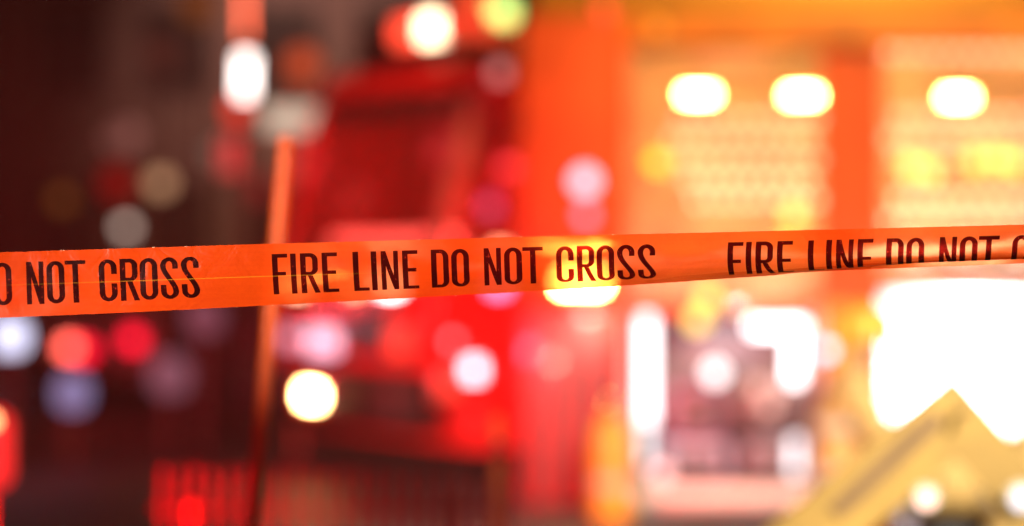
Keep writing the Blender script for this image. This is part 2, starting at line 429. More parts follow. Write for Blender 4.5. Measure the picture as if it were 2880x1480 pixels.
# body shell: pillars, lintel, sill, back wall, so the two lockers are real recesses
sh = B(); PB(1462, 40, 1750, 860, D, 17.4, .03, sh); obj('body', sh, M['red'], tr)
lp_ = B(); PB(1462, 862, 1750, 1420, D - .003, 17.4, .03, lp_); obj('red_lit_panel', lp_, M['deep'], tr)  # deeper paint put in for the red light on the lower body
sh = B(); PB(2318, 150, 2472, 860, D, 17.4, .0, sh); obj('upper_pillar', sh, M['red'], tr)
sh = B()
PB(3108, 130, 3700, 1420, D + .002, 17.4, .02, sh)
obj('rear_body', sh, M['red'], tr)
lt_ = B(); PB(1752, 40, 3700, 128, D + .004, 17.4, .02, lt_); obj('lintel', lt_, pbr('gold_paint', (.70, .26, .03), .5, var=.3, scale=3), tr)
ys = B(); PB(2318, 862, 2472, 1352, D - .002, 17.4, .0, ys); obj('lower_pillar', ys, M['yellow'], tr)
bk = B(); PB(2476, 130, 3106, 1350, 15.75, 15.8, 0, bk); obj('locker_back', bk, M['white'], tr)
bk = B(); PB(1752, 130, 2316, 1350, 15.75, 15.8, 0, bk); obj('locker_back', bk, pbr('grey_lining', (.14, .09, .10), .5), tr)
fl = B(); PB(1700, 1352, 3106, 1420, D + .003, 17.3, .01, fl); obj('chassis_rail', fl, M['dark'], tr)
cp = B(); PB(1500, 0, 3700, 38, D + .12, 17.3, .02, cp); PB(1500, -170, 3700, -2, D + .5, 17.2, .02, cp); obj('roof_coaming', cp, M['brass'], tr)
# open inner side walls
for a0, a1 in ((1752, 1772), (2474, 2492), (2298, 2316)):
    iw = B(); PB(a0, 870, a1, 1350, D + .02, 15.74, 0, iw); obj('locker_wall', iw, M['white'], tr)
# roller shutters, real curved slats
def shutter(px0, px1, py0, py1, name):
    bm = B(); h = 26; y = py0
    while y < py1 - 4:
        a = at(px0, y, D + .05); b = at(px1, min(y + h, py1), D + .05)
        zc = (a.z + b.z) / 2; r = (a.z - b.z) / 2
        prof = [(a.x, D + .09, b.z + .002)] + [(a.x, D + .055 - .018 * math.sin(math.pi * k / 6), b.z + .002 + (2 * r - .004) * k / 6) for k in range(7)] + [(a.x, D + .09, a.z - .002)]
        prism(bm, prof, (b.x - a.x, 0, 0)); y += h
    s_ = obj(name, bm, M['alu'], tr)
    e = B(); PB(px0, py1, px1, py1 + 34, D + .03, D + .11, .012, e); obj('bottom_bar', e, M['red'], s_)
    hb = B(); p = at((px0 + px1) / 2, py1 + 12, D); tube(hb, [p + Vector((-.16, .02, 0)), p + Vector((-.15, -.03, 0)), p + Vector((.15, -.03, 0)), p + Vector((.16, .02, 0))], .011); obj('handle', hb, M['chrome'], s_)
    return s_
shutter(1760, 2312, 140, 850, 'roller_shutter')
shutter(2478, 3104, 140, 796, 'roller_shutter')
# frames (rounded trim) round the lockers
tf = B()
for a0, a1 in ((1748, 1762), (2308, 2322), (2468, 2482)):
    PB(a0, 120, a1, 1350, D - .02, D + .03, .008, tf)
obj('door_trim', tf, M['red'], tr)
for k in range(5):
    vs_ = B(); PB(1486 + 54 * k, 1010 + 20 * (k % 2), 1512 + 54 * k, 1405, D - .022, D - .006, .006, vs_); obj('dark_streak_bar', vs_, M['dark'], tr)  # dark bars added to darken the panel in upright streaks
# running board
rb = B(); PB(1755, 1350, 2345, 1408, 14.55, D - .003, .02, rb); obj('running_board', rb, M['plate'], tr)
rs = B(); PB(1980, 1412, 2330, 1500, 14.7, D - .003, .02, rs); obj('step', rs, M['stone'], tr)
# scene lights
AMB = (1.0, .58, .17)
def scene_light(px, py, w_, h_, s, col=AMB):
    a = B(); PB(px - w_ / 2 - 16, py - h_ / 2 - 16, px + w_ / 2 + 16, py + h_ / 2 + 16, D - .10, D + .002, .02, a)
    hsg = obj('floodlight', a, M['chrome'], tr)
    c = B(); PB(px - w_ / 2, py - h_ / 2, px + w_ / 2, py + h_ / 2, D - .115, D - .098, .006, c)
    obj('lens', c, glow(col, s), hsg)
    c = B(); PB(px - w_ / 2 - 12, py - h_ / 2 - 12, px + w_ / 2 + 12, py + h_ / 2 + 12, D - .108, D - .099, .02, c)
    obj('halo_plate', c, glow((1., .42, .03), 2.2), hsg)  # amber glowing plate that imitates the halo round the lens
scene_light(1960, 270, 84, 22, 75)
scene_light(2250, 272, 84, 22, 75)
scene_light(2685, 278, 76, 22, 75)
scene_light(3060, 280, 76, 22, 75)
scene_light(1634, 790, 120, 44, 130)
# strip lights in the lockers
LED = (1., .93, .95)
def strip(px, py, px2, py2, s, y=14.96, col=LED):
    a = B(); PB(px, py, px2, py2, y, y + .03, .006, a); obj('strip_light', a, glow(col, s), tr)
strip(1802, 890, 1836, 1190, 4.5)
strip(1806, 1195, 1826, 1310, 2.2)
strip(2110, 905, 2264, 936, 7)
strip(2216, 945, 2252, 1075, 6)
strip(2222, 1230, 2246, 1330, 3, 14.93)
strip(2535, 870, 2575, 1170, 12)
strip(2535, 850, 3080, 900, 14)
strip(2740, 930, 2790, 1175, 9, 15.2)
strip(2640, 930, 2680, 1120, 6, 15.3)
strip(2860, 930, 2900, 1120, 6, 15.3)
lamp("locker_light", 'AREA', (3.0, 15.35, 1.1), (3.0, 15.7, .6), 150, (1, .95, .97), .4)
lamp("locker_light_small", 'AREA', (1.4, 15.4, 1.0), (1.4, 15.7, .5), 5, (1, .93, .97), .3)
# small glowing discs on the truck body, put in for glints and lamps
def marker(px, py, r, rgb, s=1., d=D, par=tr, name='glint_marker', body=True):
    p = at(px, py, d); rm = r * K * d; b_ = B()
    lathe(b_, p + Vector((0, -.0, 0)), [(rm * 1.25, -.004), (rm * 1.25, .018), (rm * 1.05, .03)], 'Y', 20)
    q = obj(name, b_, M['chrome'] if body else M['dark'], par)
    l_ = B(); lathe(l_, p + Vector((0, 0, 0)), [(rm, .028), (rm * .9, .04), (rm * .5, .048)], 'Y', 20)
    obj('lens', l_, G(rgb, s), q); return q
marker(1645, 510, 34, (255, 200, 220), 2.6)
marker(1648, 606, 20, (255, 120, 150), 3.5)
marker(1848, 458, 26, (255, 170, 10), 4, D - .02)
marker(1850, 80, 24, (230, 120, 0), 2.0)
marker(2010, 1048, 28, (240, 225, 225), 4, 14.6)
marker(1860, 1330, 26, (250, 175, 170), 3, 14.4)
marker(2320, 985, 18, (190, 195, 225), 6, 14.7)
marker(1700, 30, 20, (250, 70, 40), 3, D)
for px, py in ((2560, 470), (2610, 480), (2850, 460), (2800, 450), (2740, 455), (1990, 840), (1960, 900), (2230, 610), (2200, 700)):
    marker(px, py, 26, (255, 215, 90), 3.0, D - .02, name='lamp_or_glint')  # glowing discs standing in for reflections in the slats
for px in (2560, 2700, 2860):
    marker(px, 700, 30, (255, 200, 160), 2.6, D - .02, name='lamp_or_glint')  # same stand-ins for slat reflections, lower row
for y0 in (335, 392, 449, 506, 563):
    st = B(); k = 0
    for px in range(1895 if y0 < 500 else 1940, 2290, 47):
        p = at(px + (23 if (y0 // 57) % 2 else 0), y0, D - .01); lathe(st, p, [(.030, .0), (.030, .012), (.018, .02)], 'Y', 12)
    obj('glint_lattice', st, G((255, 150, 110), 4.2 if y0 < 500 else 6), tr)  # rows of glowing beads imitate glints on the shutter slats
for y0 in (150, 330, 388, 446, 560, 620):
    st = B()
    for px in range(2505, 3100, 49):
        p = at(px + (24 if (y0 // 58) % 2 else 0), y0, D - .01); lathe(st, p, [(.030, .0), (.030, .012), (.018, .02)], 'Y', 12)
    obj('glint_lattice', st, G((255, 160, 120), 4.2 if y0 < 500 else 6), tr)  # glowing beads for slat glints, right shutter
# pale name plate under the coaming
pl = B(); PB(1950, 158, 2140, 192, D - .015, D + .003, .006, pl); obj('plate', pl, pbr('pink_plate', (.9, .5, .55), .4), tr)
# wheels and underside
for wx in (4.4, 6.1):
    wb = B(); lathe(wb, (wx, 15.2, .52), [(.30, -.16), (.50, -.15), (.52, -.08), (.52, .08), (.50, .15), (.30, .16)], 'Y', 32); wh = obj('wheel', wb, M['rubber'], tr)
    wr = B(); lathe(wr, (wx, 15.03, .52), [(.29, -.01), (.27, .03), (.1, .05)], 'Y', 24); obj('rim', wr, M['chrome'], wh)

# ------------------------------------------------------------ things stowed in the open lockers
def gear(name, label, cat, px0, py0, px1, py1, y0, y1, mat, handle=True, group=None, bev=.03, extra=None):
    a = at(px0, py0, y0); b = at(px1, py1, y0)
    e = empty(name, ((a.x + b.x) / 2, (y0 + y1) / 2, b.z), label=label, cat=cat, group=group)
    bm = B(); box(bm, (a.x, y0, a.z), (b.x, y1, b.z), bev); obj('housing', bm, mat, e)
    f = B(); cx = (a.x + b.x) / 2; h = a.z - b.z; w_ = b.x - a.x
    box(f, (a.x + w_ * .12, y0 - .012, b.z + h * .15), (b.x - w_ * .12, y0 + .002, b.z + h * .8), .01); obj('front_panel', f, M['grey'], e)
    if handle:
        hh = B(); tube(hh, [(cx - w_ * .25, y0 + .05, a.z - .01), (cx - w_ * .22, y0 + .05, a.z + .04), (cx + w_ * .22, y0 + .05, a.z + .04), (cx + w_ * .25, y0 + .05, a.z - .01)], .01); obj('handle', hh, M['dark'], e)
    if extra: extra(e, a, b, cx)
    return e
def dials(e, a, b, cx):
    for dx, dz in ((-.09, .09), (.08, .1), (-.02, -.04)):
        d_ = B(); lathe(d_, (cx + dx, a.y - .012, (a.z + b.z) / 2 + dz), [(.045, .0), (.045, .012), (.035, .02)], 'Y', 20); obj('dial', d_, M['white'], e)
gear('generator', 'dark grey portable generator with dials in the lit locker above the running board', 'generator', 2050, 1040, 2290, 1220, 15.15, 15.55, M['grey'], extra=dials)
gear('toolbox', 'pale grey toolbox low in the locker under the generator', 'toolbox', 2090, 1240, 2285, 1340, 15.10, 15.5, pbr('pale_grey', (.26, .24, .30), .4), handle=False)
gear('medical_case', 'violet grey case beside the white strip light in the locker', 'case', 1880, 1090, 2030, 1230, 15.15, 15.5, pbr('violet_case', (.35, .18, .28), .5), handle=True)
gear('storage_bin', 'pale lilac bin at the bottom left of the open locker', 'bin', 1860, 1246, 2050, 1340, 15.1, 15.5, pbr('lilac_bin', (.6, .55, .75), .4), handle=False)

# ------------------------------------------------------------ yellow gas cylinder on the road by the truck
c0 = at(1722, 1400, 14.0); c0.z = 0
gc = empty('gas_cylinder', c0, label='yellow gas cylinder standing upright before the white strip light', cat='gas cylinder')
bm = B(); lathe(bm, c0, [(.10, .0), (.122, .03), (.126, .08), (.126, .40), (.115, .50), (.085, .58), (.04, .63)]); obj('tank', bm, M['yellow'], gc)
bm = B(); lathe(bm, c0, [(.022, .63), (.022, .67), (.04, .68), (.04, .70), (.015, .71)]); obj('valve', bm, M['chrome'], gc)
bm = B(); lathe(bm, c0, [(.127, .20), (.129, .21), (.129, .25), (.127, .26)]); obj('band', bm, M['silver'], gc)

# ------------------------------------------------------------ fire engine, three quarter view (centre left)
EA = R(-58)
ec = at(1214, 1400, 16.0); ec.z = 0
en = empty('fire_engine', ec, EA, label='red fire engine with lit headlamps and a roof light bar, nose towards the left', cat='fire engine')
EM = MW[en]; EMI = EM.inverted()
def eray(px, py, plane, val):
    """where a sight line meets the engine's own plane x=val or y=val"""
    o_ = EMI @ Vector((0, 0, CAMZ)); d_ = (EMI.to_3x3() @ at(px, py, 1) - EMI.to_3x3() @ Vector((0, 0, CAMZ)))
    i = 0 if plane == 'x' else 1
    t = (val - o_[i]) / d_[i]; return o_ + d_ * t
def eobj(name, bm, mat, par=None): 
    bm.transform(EM); return obj(name, bm, mat, par or en)
bm = B()
box(bm, (-2.4, 0, .55), (0, 7.2, 1.48), .06)                       # lower cab and body
prism(bm, [(-2.38, .001, 1.482), (-2.38, .36, 2.62), (-2.38, .50, 2.9), (-2.38, 2.6, 2.9), (-2.38, 2.6, 1.482)], (.10, 0, 0))
prism(bm, [(-.12, .001, 1.482), (-.12, .36, 2.62), (-.12, .50, 2.9), (-.12, 2.6, 2.9), (-.12, 2.6, 1.482)][::1], (.10, 0, 0)) if False else None
box(bm, (-2.27, .42, 2.62), (-.02, 2.6, 2.9), .05)                  # roof
box(bm, (-.10, 1.25, 1.482), (-.02, 1.45, 2.62), .0)                # pillar between the side windows
box(bm, (-.10, 2.35, 1.482), (-.02, 2.6, 2.62), .0)
box(bm, (-2.27, 2.5, 1.482), (-.12, 2.58, 2.62), .0)
box(bm, (-2.36, 2.75, 1.482), (-.03, 7.15, 2.75), .05)              # rear body
eobj('body', bm, M['deep'])
bm = B(); tube(bm, [(-.05, .03, 1.48), (-.05, .40, 2.66)], .07, 10); eobj('windscreen_pillar', bm, pbr('grey_pillar', (.30, .16, .16), .5))
bm = B(); prism(bm, [(-2.26, .03, 1.484), (-.12, .03, 1.484), (-.12, .385, 2.62), (-2.26, .385, 2.62)], (0, .012, 0)); eobj('windscreen', bm, M['glass'])
bm = B(); prism(bm, [(-.06, .16, 1.50), (-.06, 1.24, 1.50), (-.06, 1.24, 2.60), (-.06, .48, 2.60)], (.012, 0, 0)); eobj('side_window', bm, M['glass'])
bm = B(); box(bm, (-.06, 1.46, 1.50), (-.048, 2.34, 2.60)); eobj('side_window', bm, M['glass'])
bm = B(); box(bm, (-2.2, .12, 1.484), (-.15, .55, 1.60), .03); dsh = eobj('dashboard', bm, M['red'])
bm = B(); box(bm, (-2.0, .30, 1.60), (-.3, .42, 1.70), .02); eobj('dash_glow', bm, glow((1., .08, .06), 7), dsh)  # glowing bar added to redden the windscreen from inside
il = lamp('cab_fill', 'POINT', EM @ Vector((-1.1, .75, 2.3)), (0, 0, 0), 35, (1., .05, .06), .1)  # unseen red point fill added inside the cab
for sx in (-1.9, -.85):
    bm = B(); box(bm, (sx, 1.0, 1.484), (sx + .55, 1.16, 2.25), .05); eobj('seat', bm, M['deep'])
# front: bumper, grille, headlamps, warning lamps
bm = B(); box(bm, (-2.45, -.35, .42), (.05, .0, .78), .06); eobj('bumper', bm, M['dark'])
bm = B(); box(bm, (-2.3, .3, .24), (-.02, 7.1, .548), .03); eobj('skirt', bm, M['deep'])
bm = B(); box(bm, (-1.9, -.03, .88), (-.5, .0, 1.36), .02); gr = eobj('grille', bm, M['dark'])
bm = B(); box(bm, (-2.25, .36, 2.56), (-.1, .44, 2.70), .02); eobj('visor', bm, M['dark'])
bm = B(); box(bm, (-.03, .9, 1.05), (.03, 1.05, 1.10), .01); eobj('door_handle', bm, M['chrome'])
bm = B()
for k in range(12): box(bm, (-1.86 + k * .114, -.045, .90), (-1.80 + k * .114, -.028, 1.34), .004)
eobj('grille_bar', bm, M['chrome'], gr)
def lens_or_glow_on(px, py, plane, val, rx, rz, rgb, s, name, par=None, depth=.05):
    p = eray(px, py, plane, val); bm = B(); h = B()
    if plane == 'y':
        box(h, (p.x - rx * 1.3, val - depth * .6, p.z - rz * 1.25), (p.x + rx * 1.3, val + .0, p.z + rz * 1.25), .02)
        box(bm, (p.x - rx, val - depth, p.z - rz), (p.x + rx, val - depth * .58, p.z + rz), .012)
    else:
        box(h, (val - .0, p.y - rx * 1.3, p.z - rz * 1.25), (val + depth * .6, p.y + rx * 1.3, p.z + rz * 1.25), .02)
        box(bm, (val + depth * .58, p.y - rx, p.z - rz), (val + depth, p.y + rx, p.z + rz), .012)
    q = eobj(name, h, M['chrome']); eobj('lens', bm, G(rgb, s), q)
lens_or_glow_on(888, 1112, 'y', -.352, .17, .085, (255, 70, 10), 2.6, 'headlamp_halo')  # glowing plate that imitates the halo round the headlamp
lens_or_glow_on(888, 1112, 'y', -.382, .11, .052, (255, 205, 130), 70, 'headlamp')
lens_or_glow_on(850, 800, 'y', -.004, .14, .05, (255, 190, 150), 9, 'lamp_or_glint')
lens_or_glow_on(1010, 800, 'y', -.004, .10, .05, (255, 170, 130), 8, 'lamp_or_glint')
lens_or_glow_on(1110, 795, 'y', -.004, .12, .06, (255, 225, 225), 14, 'lamp_or_glint')
lens_or_glow_on(920, 960, 'y', -.05, .20, .08, (255, 190, 215), 2.5, 'grille_glow')  # glowing boxes stand in for the shine of the chrome grille
lens_or_glow_on(830, 950, 'y', -.05, .14, .06, (230, 150, 170), 1.6, 'grille_glow')
lens_or_glow_on(1130, 960, 'y', -.004, .10, .09, (255, 60, 40), 2.2, 'turn_signal')
lens_or_glow_on(1325, 1040, 'x', .002, .055, .055, (240, 220, 235), 6, 'side_lamp')
lens_or_glow_on(1265, 960, 'x', .002, .03, .03, (230, 150, 160), 2.5, 'side_lamp')
lens_or_glow_on(1255, 1085, 'x', .002, .06, .06, (255, 60, 40), 2.2, 'side_lamp')
lens_or_glow_on(1400, 715, 'x', .002, .06, .05, (255, 150, 110), 5.5, 'side_lamp')
lens_or_glow_on(1395, 800, 'x', .002, .06, .05, (225, 150, 215), 4, 'side_lamp')
lens_or_glow_on(1372, 580, 'x', .002, .05, .05, (170, 60, 100), 2, 'side_lamp')
lens_or_glow_on(1398, 205, 'x', .002, .05, .05, (185, 110, 105), 2.5, 'side_lamp')
# roof light bar
p0 = eray(1250, 60, 'y', .55)
bm = B(); box(bm, (-2.2, .6, 2.94), (-.60, .85, 3.08), .02); lbz = eobj('light_bar', bm, M['dark'])
for k, (x0, x1, rgb, s) in enumerate(((-2.15, -1.62, None, 0), (-1.60, -1.22, (255, 70, 45), 3.0), (-1.20, -.94, (255, 225, 180), 8), (-.92, -.62, (255, 60, 35), 1.2))):
    bm = B(); box(bm, (x0, .59, 3.085), (x1, .86, 3.27), .03); eobj('lens', bm, G(rgb, s) if rgb else M['dark'], lbz)
bm = B(); box(bm, (.002, 1.1, .25), (.03, 2.1, 1.05), .01); eobj('wheel_arch', bm, M['dark'])
# roof ladder
ld = B()
for x_ in (-.9, -.45):
    tube(ld, [(x_, 1.0, 3.05), (x_, 7.0, 3.05)], .035, 8)
eobj('ladder_rail', ld, M['alu'])
ld = B()
for k in range(20): tube(ld, [(-.9, 1.15 + k * .3, 3.05), (-.45, 1.15 + k * .3, 3.05)], .016, 8)
eobj('ladder_rung', ld, M['alu'])
# wheel, mirrors
for y_ in (1.6, 5.6):
    bm = B(); lathe(bm, (-.06, y_, .53), [(.30, -.14), (.51, -.13), (.53, -.06), (.53, .06), (.51, .13), (.30, .14)], 'X', 32); wq = eobj('wheel', bm, M['rubber'])
    bm = B(); lathe(bm, (.085, y_, .53), [(.29, -.01), (.27, .03), (.10, .05)], 'X', 24); eobj('rim', bm, M['chrome'], wq)
bm = B(); tube(bm, [(.0, .25, 2.1), (.18, .0, 2.15), (.2, -.05, 2.1), (.2, -.05, 1.75), (.0, .15, 1.6)], .015, 8); ma = eobj('mirror_arm', bm, M['chrome'])
bm = B(); box(bm, (-2.68, -.30, 2.16), (-2.40, -.22, 2.44), .04); eobj('mirror', bm, M['white'])

# ------------------------------------------------------------ orange pole, near
def pole_pts(): 
    a = at(804, 402, 4.6); b = at(780, 682, 4.6); d_ = (a - b); t = -a.z / d_.z
    return a, a + d_ * t
pa, pb_ = pole_pts()
pe = empty('marker_pole', pb_, label='slim orange pole leaning slightly behind the left half of the tape', cat='pole')
bm = B(); tube(bm, [pb_, pa], [.015, .014], 16); obj('shaft', bm, M['pole'], pe)
bm = B(); tube(bm, [pa, pa + Vector((0, 0, .012))], [.017, .012], 16); obj('cap', bm, M['pole'], pe)
bm = B(); lathe(bm, pb_, [(.14, .0), (.14, .03), (.05, .06), (.03, .12)]); obj('base', bm, M['rubber'], pe)

# ------------------------------------------------------------ street behind, left
def building(name, label, x0, x1, y0, y1, h, mat, winmat, nx, nz, cat='building'):
    e = empty(name, ((x0 + x1) / 2, (y0 + y1) / 2, 0), label=label, cat=cat)
    bm = B(); box(bm, (x0, y0, 0), (x1, y1, h)); obj('wall', bm, mat, e, smooth=False)
    bm = B(); box(bm, (x0 - .2, y0 - .2, h + .002), (x1 + .2, y1 + .2, h + .5), .05); obj('roof', bm, M['stone'], e, smooth=False)
    for i in range(nx):
        for j in range(nz):
            cx = x0 + (i + .5) * (x1 - x0) / nx; cz = 2.2 + j * 3.2
            if cz + 1 > h: continue
            f = B(); box(f, (cx - .75, y0 - .06, cz - .9), (cx + .75, y0 - .003, cz + .9), .02); fo = obj('window', f, M['stone'], e, smooth=False)
            q = B(); box(q, (cx - .62, y0 - .08, cz - .78), (cx + .62, y0 - .058, cz + .78)); obj('pane', q, winmat, fo, smooth=False)
    return e
building('brick_building', 'dark brick building far behind at the left edge', -26, -9.5, 62, 74, 12, M['brick'], M['dark'], 5, 3)
building('stone_building', 'pale stone building behind the neon tube and the fire engine', -9, -1.2, 44, 54, 13, M['stone'], M['dark'], 4, 3)
building('warehouse', 'broad warehouse behind the rescue truck', 0, 34, 50, 64, 14, M['brick'], M['dark'], 8, 3)

# neon tube on a post in front of the stone building
n0 = at(690, 0, 22); n0.z = 0
ne = empty('neon_sign', n0 + Vector((0, .2, 0)), label='upright neon tube, salmon above and white below, on a thin post', cat='neon sign')
bm = B(); tube(bm, [n0 + Vector((0, .12, 0)), n0 + Vector((0, .12, 4.8))], .045); obj('post', bm, M['dark'], ne)
a = at(690, -120, 22); b = at(690, 105, 22); bm = B(); tube(bm, [a, b], .03); obj('upper_tube', bm, G((255, 105, 70), 4.5), ne)
a = at(692, 158, 22); b = at(689, 270, 22); bm = B(); tube(bm, [a, b], .065); obj('lower_tube', bm, G((255, 240, 232), 6), ne)
a = at(668, 310, 22); bm = B(); lathe(bm, a, [(.10, 0), (.10, .06), (.06, .08)], 'Y'); obj('red_lamp', bm, G((230, 40, 25), 1.6), ne)

# pale blank sign board beneath it
s0 = at(835, 335, 19); e = empty('road_sign', (s0.x, s0.y + .1, 0), label='pale greenish white sign board just above the top of the orange pole', cat='road sign')
bm = B(); box(bm, (s0.x - .26, s0.y, s0.z - .10), (s0.x + .26, s0.y + .03, s0.z + .10), .01); obj('board', bm, glow(lin((200, 205, 180)), .95), e)  # board glows by itself in place of light falling on it
bm = B(); box(bm, (s0.x - .27, s0.y + .031, s0.z - .11), (s0.x + .27, s0.y + .05, s0.z + .11), .01); obj('frame', bm, M['alu'], e)
bm = B(); tube(bm, [(s0.x, s0.y + .09, 0), (s0.x, s0.y + .09, s0.z + .2)], .03); obj('post', bm, M['alu'], e)

# street lamps and signals on poles, far off: (px, py, D, radius px, rgb, strength, kind)
LAMPS = [
    (355, 380, 40, 38, (120, 75, 68), 1.6, 'street_lamp', 'dim mauve street lamp, the upper of the lamps at left', 'street lamp'),
    (325, 392, 34, 30, (105, 62, 55), 1.5, 'street_lamp', 'dim grey brown street lamp overlapping the mauve one', 'street lamp'),
    (452, 515, 38, 30, (175, 130, 95), 2.0, 'street_lamp', 'beige street lamp above the left stretch of tape', 'street lamp'),
    (175, 562, 36, 24, (90, 48, 12), 2.4, 'street_lamp', 'brown amber street lamp, lowest and farthest left above the tape', 'street lamp'),
    (355, 640, 30, 20, (205, 180, 165), 2.5, 'street_lamp', 'greyish white street lamp just above the tape beneath the beige one', 'street lamp'),
    (625, 430, 36, 40, (105, 90, 78), 1.4, 'street_lamp', 'grey green street lamp left of the pale sign board', 'street lamp'),
    (330, 515, 34, 46, (120, 0, 2), 1.3, 'traffic_light', 'deep red traffic light between the mauve and the white street lamps', 'traffic light'),
    (720, 530, 30, 36, (120, 12, 25), 1.5, 'traffic_light', 'dim red traffic light just left of the orange pole', 'traffic light'),
    (850, 180, 30, 44, (215, 80, 45), 1.1, 'traffic_light', 'orange red traffic light above the pale sign board', 'traffic light'),
    (560, 15, 40, 50, (105, 50, 15), 1.3, 'street_lamp', 'dim orange street lamp at the top edge left of the neon tube', 'street lamp'),
    (460, 150, 40, 50, (70, 32, 25), 1.1, 'street_lamp', 'faint brown street lamp high at left', 'street lamp'),
    (1335, -20, 24, 30, (250, 80, 40), 2.4, 'traffic_light', 'orange red traffic light at the top edge left of the green one', 'traffic light'),
    (1412, 34, 24, 24, (255, 225, 120), 4.5, 'traffic_light', 'pale yellow green traffic light at the top edge above the gap between trucks', 'traffic light'),
    (1400, 90, 24, 34, (180, 45, 15), 1.8, 'traffic_light', 'dull red traffic light under the yellow green one', 'traffic light'),
]
for px, py, d, r, rgb, s, name, lab, cat in LAMPS:
    p = at(px, py, d); rm = r * K * d
    e = empty(name, (p.x, p.y + rm, 0), label=lab, cat=cat, group='lamps and signals along the street')
    bm = B(); tube(bm, [(p.x, p.y + rm + .1, 0), (p.x, p.y + rm + .1, p.z + rm * 1.2)], [.06, .035], 10); obj('pole', bm, M['dark'], e)
    if name == 'street_lamp':
        bm = B(); lathe(bm, p, [(rm * .5, -rm * .9), (rm, -rm * .3), (rm, rm * .4), (rm * .7, rm * .8)], 'Z', 20); obj('globe', bm, G(rgb, s), e)
        bm = B(); lathe(bm, p, [(rm * 1.1, rm * .82), (rm * .9, rm * 1.05), (rm * .2, rm * 1.2)], 'Z', 20); obj('cap', bm, M['dark'], e)
    else:
        bm = B(); box(bm, (p.x - rm * 1.2, p.y + .02, p.z - rm * 1.2), (p.x + rm * 1.2, p.y + .2, p.z + rm * 1.2), .02); obj('housing', bm, M['dark'], e)
        bm = B(); lathe(bm, p, [(rm, -.02), (rm * .95, .03), (rm * .6, .06)], 'Y', 24); obj('lens', bm, G(rgb, s), e)
        if px == 1412:
            bm = B(); lathe(bm, p, [(rm * 1.6, -.015), (rm * 1.6, .015), (rm * 1.05, .02)], 'Y', 24); obj('ring', bm, G((50, 230, 120), 3), e)

for px, py, d, r, rgb, s, lab in ((30, 945, 18, 44, (215, 218, 250), 2.3, 'brightest bollard light, bluish white, below the left end of the tape'),
        (205, 1105, 18, 46, (120, 120, 165), 1.3, 'dim bluish bollard light under the red rear lamps of the grey car'),
        (478, 1055, 19, 56, (110, 75, 90), 1.1, 'faint mauve bollard light left of the violet car lamps'),
        (575, 890, 19, 50, (105, 65, 80), 1.1, 'faint violet bollard light just below the tape left of the orange pole')):
    p = at(px, py, d); rm = r * K * d
    e = empty('bollard_light', (p.x, p.y, 0), label=lab, cat='bollard light', group='bollard lights along the street')
    bm = B(); lathe(bm, (p.x, p.y, 0), [(rm * .6, 0), (rm * .5, p.z - rm)], 'Z', 16); obj('post', bm, M['dark'], e)
    bm = B(); lathe(bm, p, [(rm * .6, -rm), (rm, -rm * .5), (rm, rm * .5), (rm * .5, rm)], 'Z', 20); obj('globe', bm, G(rgb, s), e)

# ------------------------------------------------------------ parked cars, left
def car(px, d, rz, paint, label, lamps, scale=1.):
    """lamps: (x, z, radius, rgb, strength) on the end that faces the camera"""
    c = at(px, 740, d); c.z = 0
    e = empty('parked_car', c, rz, label=label, cat='car', group='cars parked along the street')
    m4 = MW[e]
    def co(name, bm, mat, par=None): bm.transform(m4); return obj(name, bm, mat, par or e)
    prof = [(0, .35), (0, .75), (.10, .93), (.55, .98), (1.05, 1.42), (2.5, 1.46), (3.25, 1.0), (4.2, .88), (4.35, .6), (4.3, .3), (.1, .28)]
    bm = B(); prism(bm, [(-.88, y, z) for y, z in prof], (1.76, 0, 0))
    bmesh.ops.bevel(bm, geom=[g_ for g_ in bm.edges], offset=.05, segments=2, affect='EDGES')
    co('body', bm, paint)
    bm = B(); prism(bm, [(-.70, .62, 1.03), (.70, .62, 1.03), (.62, 1.0, 1.375), (-.62, 1.0, 1.375)], (0, -.012, .012)); co('window', bm, M['glass'])
    bm = B(); box(bm, (-.86, -.08, .30), (.86, .02, .52), .04); co('bumper', bm, M['dark'])
    for x in (-.83, .83):
        for y in (.8, 3.5):
            bm = B(); lathe(bm, (x, y, .32), [(.18, -.1), (.31, -.09), (.32, -.04), (.32, .04), (.31, .09), (.18, .1)], 'X', 24); co('wheel', bm, M['rubber'])
    bm = B(); box(bm, (-.26, -.015, .58), (.26, .004, .70), .01); co('licence_plate', bm, M['white'])
    for x, z, r, rgb, s in lamps:
        bm = B(); box(bm, (x - r, -.10, z - r * .9), (x + r, .01, z + r * .9), r * .5); co('lamp', bm, G(rgb, s), )
    return e
# headlamp car, tail lamp car, near car cut by the left edge, ambulance-blue one
car(205, 24, R(-6), M['cargrey'], 'grey parked car with two red rear lamps under the left end of the tape',
    [(-.02, .66, .08, (255, 95, 80), 7), (.12, .64, .09, (235, 0, 40), 4), (.62, .74, .085, (200, 8, 35), 6.5)])
car(30, 30, R(5), M['cargrey'], 'parked car with one blue white headlamp at the left edge below the tape', [(0, .57, .16, (215, 218, 250), 3.2)])
car(-825, 7.6, R(15), M['red'], 'red car cut by the left edge of the view with glowing rear lamp', [(.86, .98, .035, (255, 170, 110), 8), (.80, .90, .14, (255, 40, 35), 1.2)])
car(545, 27, R(8), M['purple'], 'dark violet parked car with red rear lamps left of the fire engine', [(.0, .60, .09, (240, 50, 60), 5), (.13, .60 - .12, .06, (150, 0, 5), 4.)])

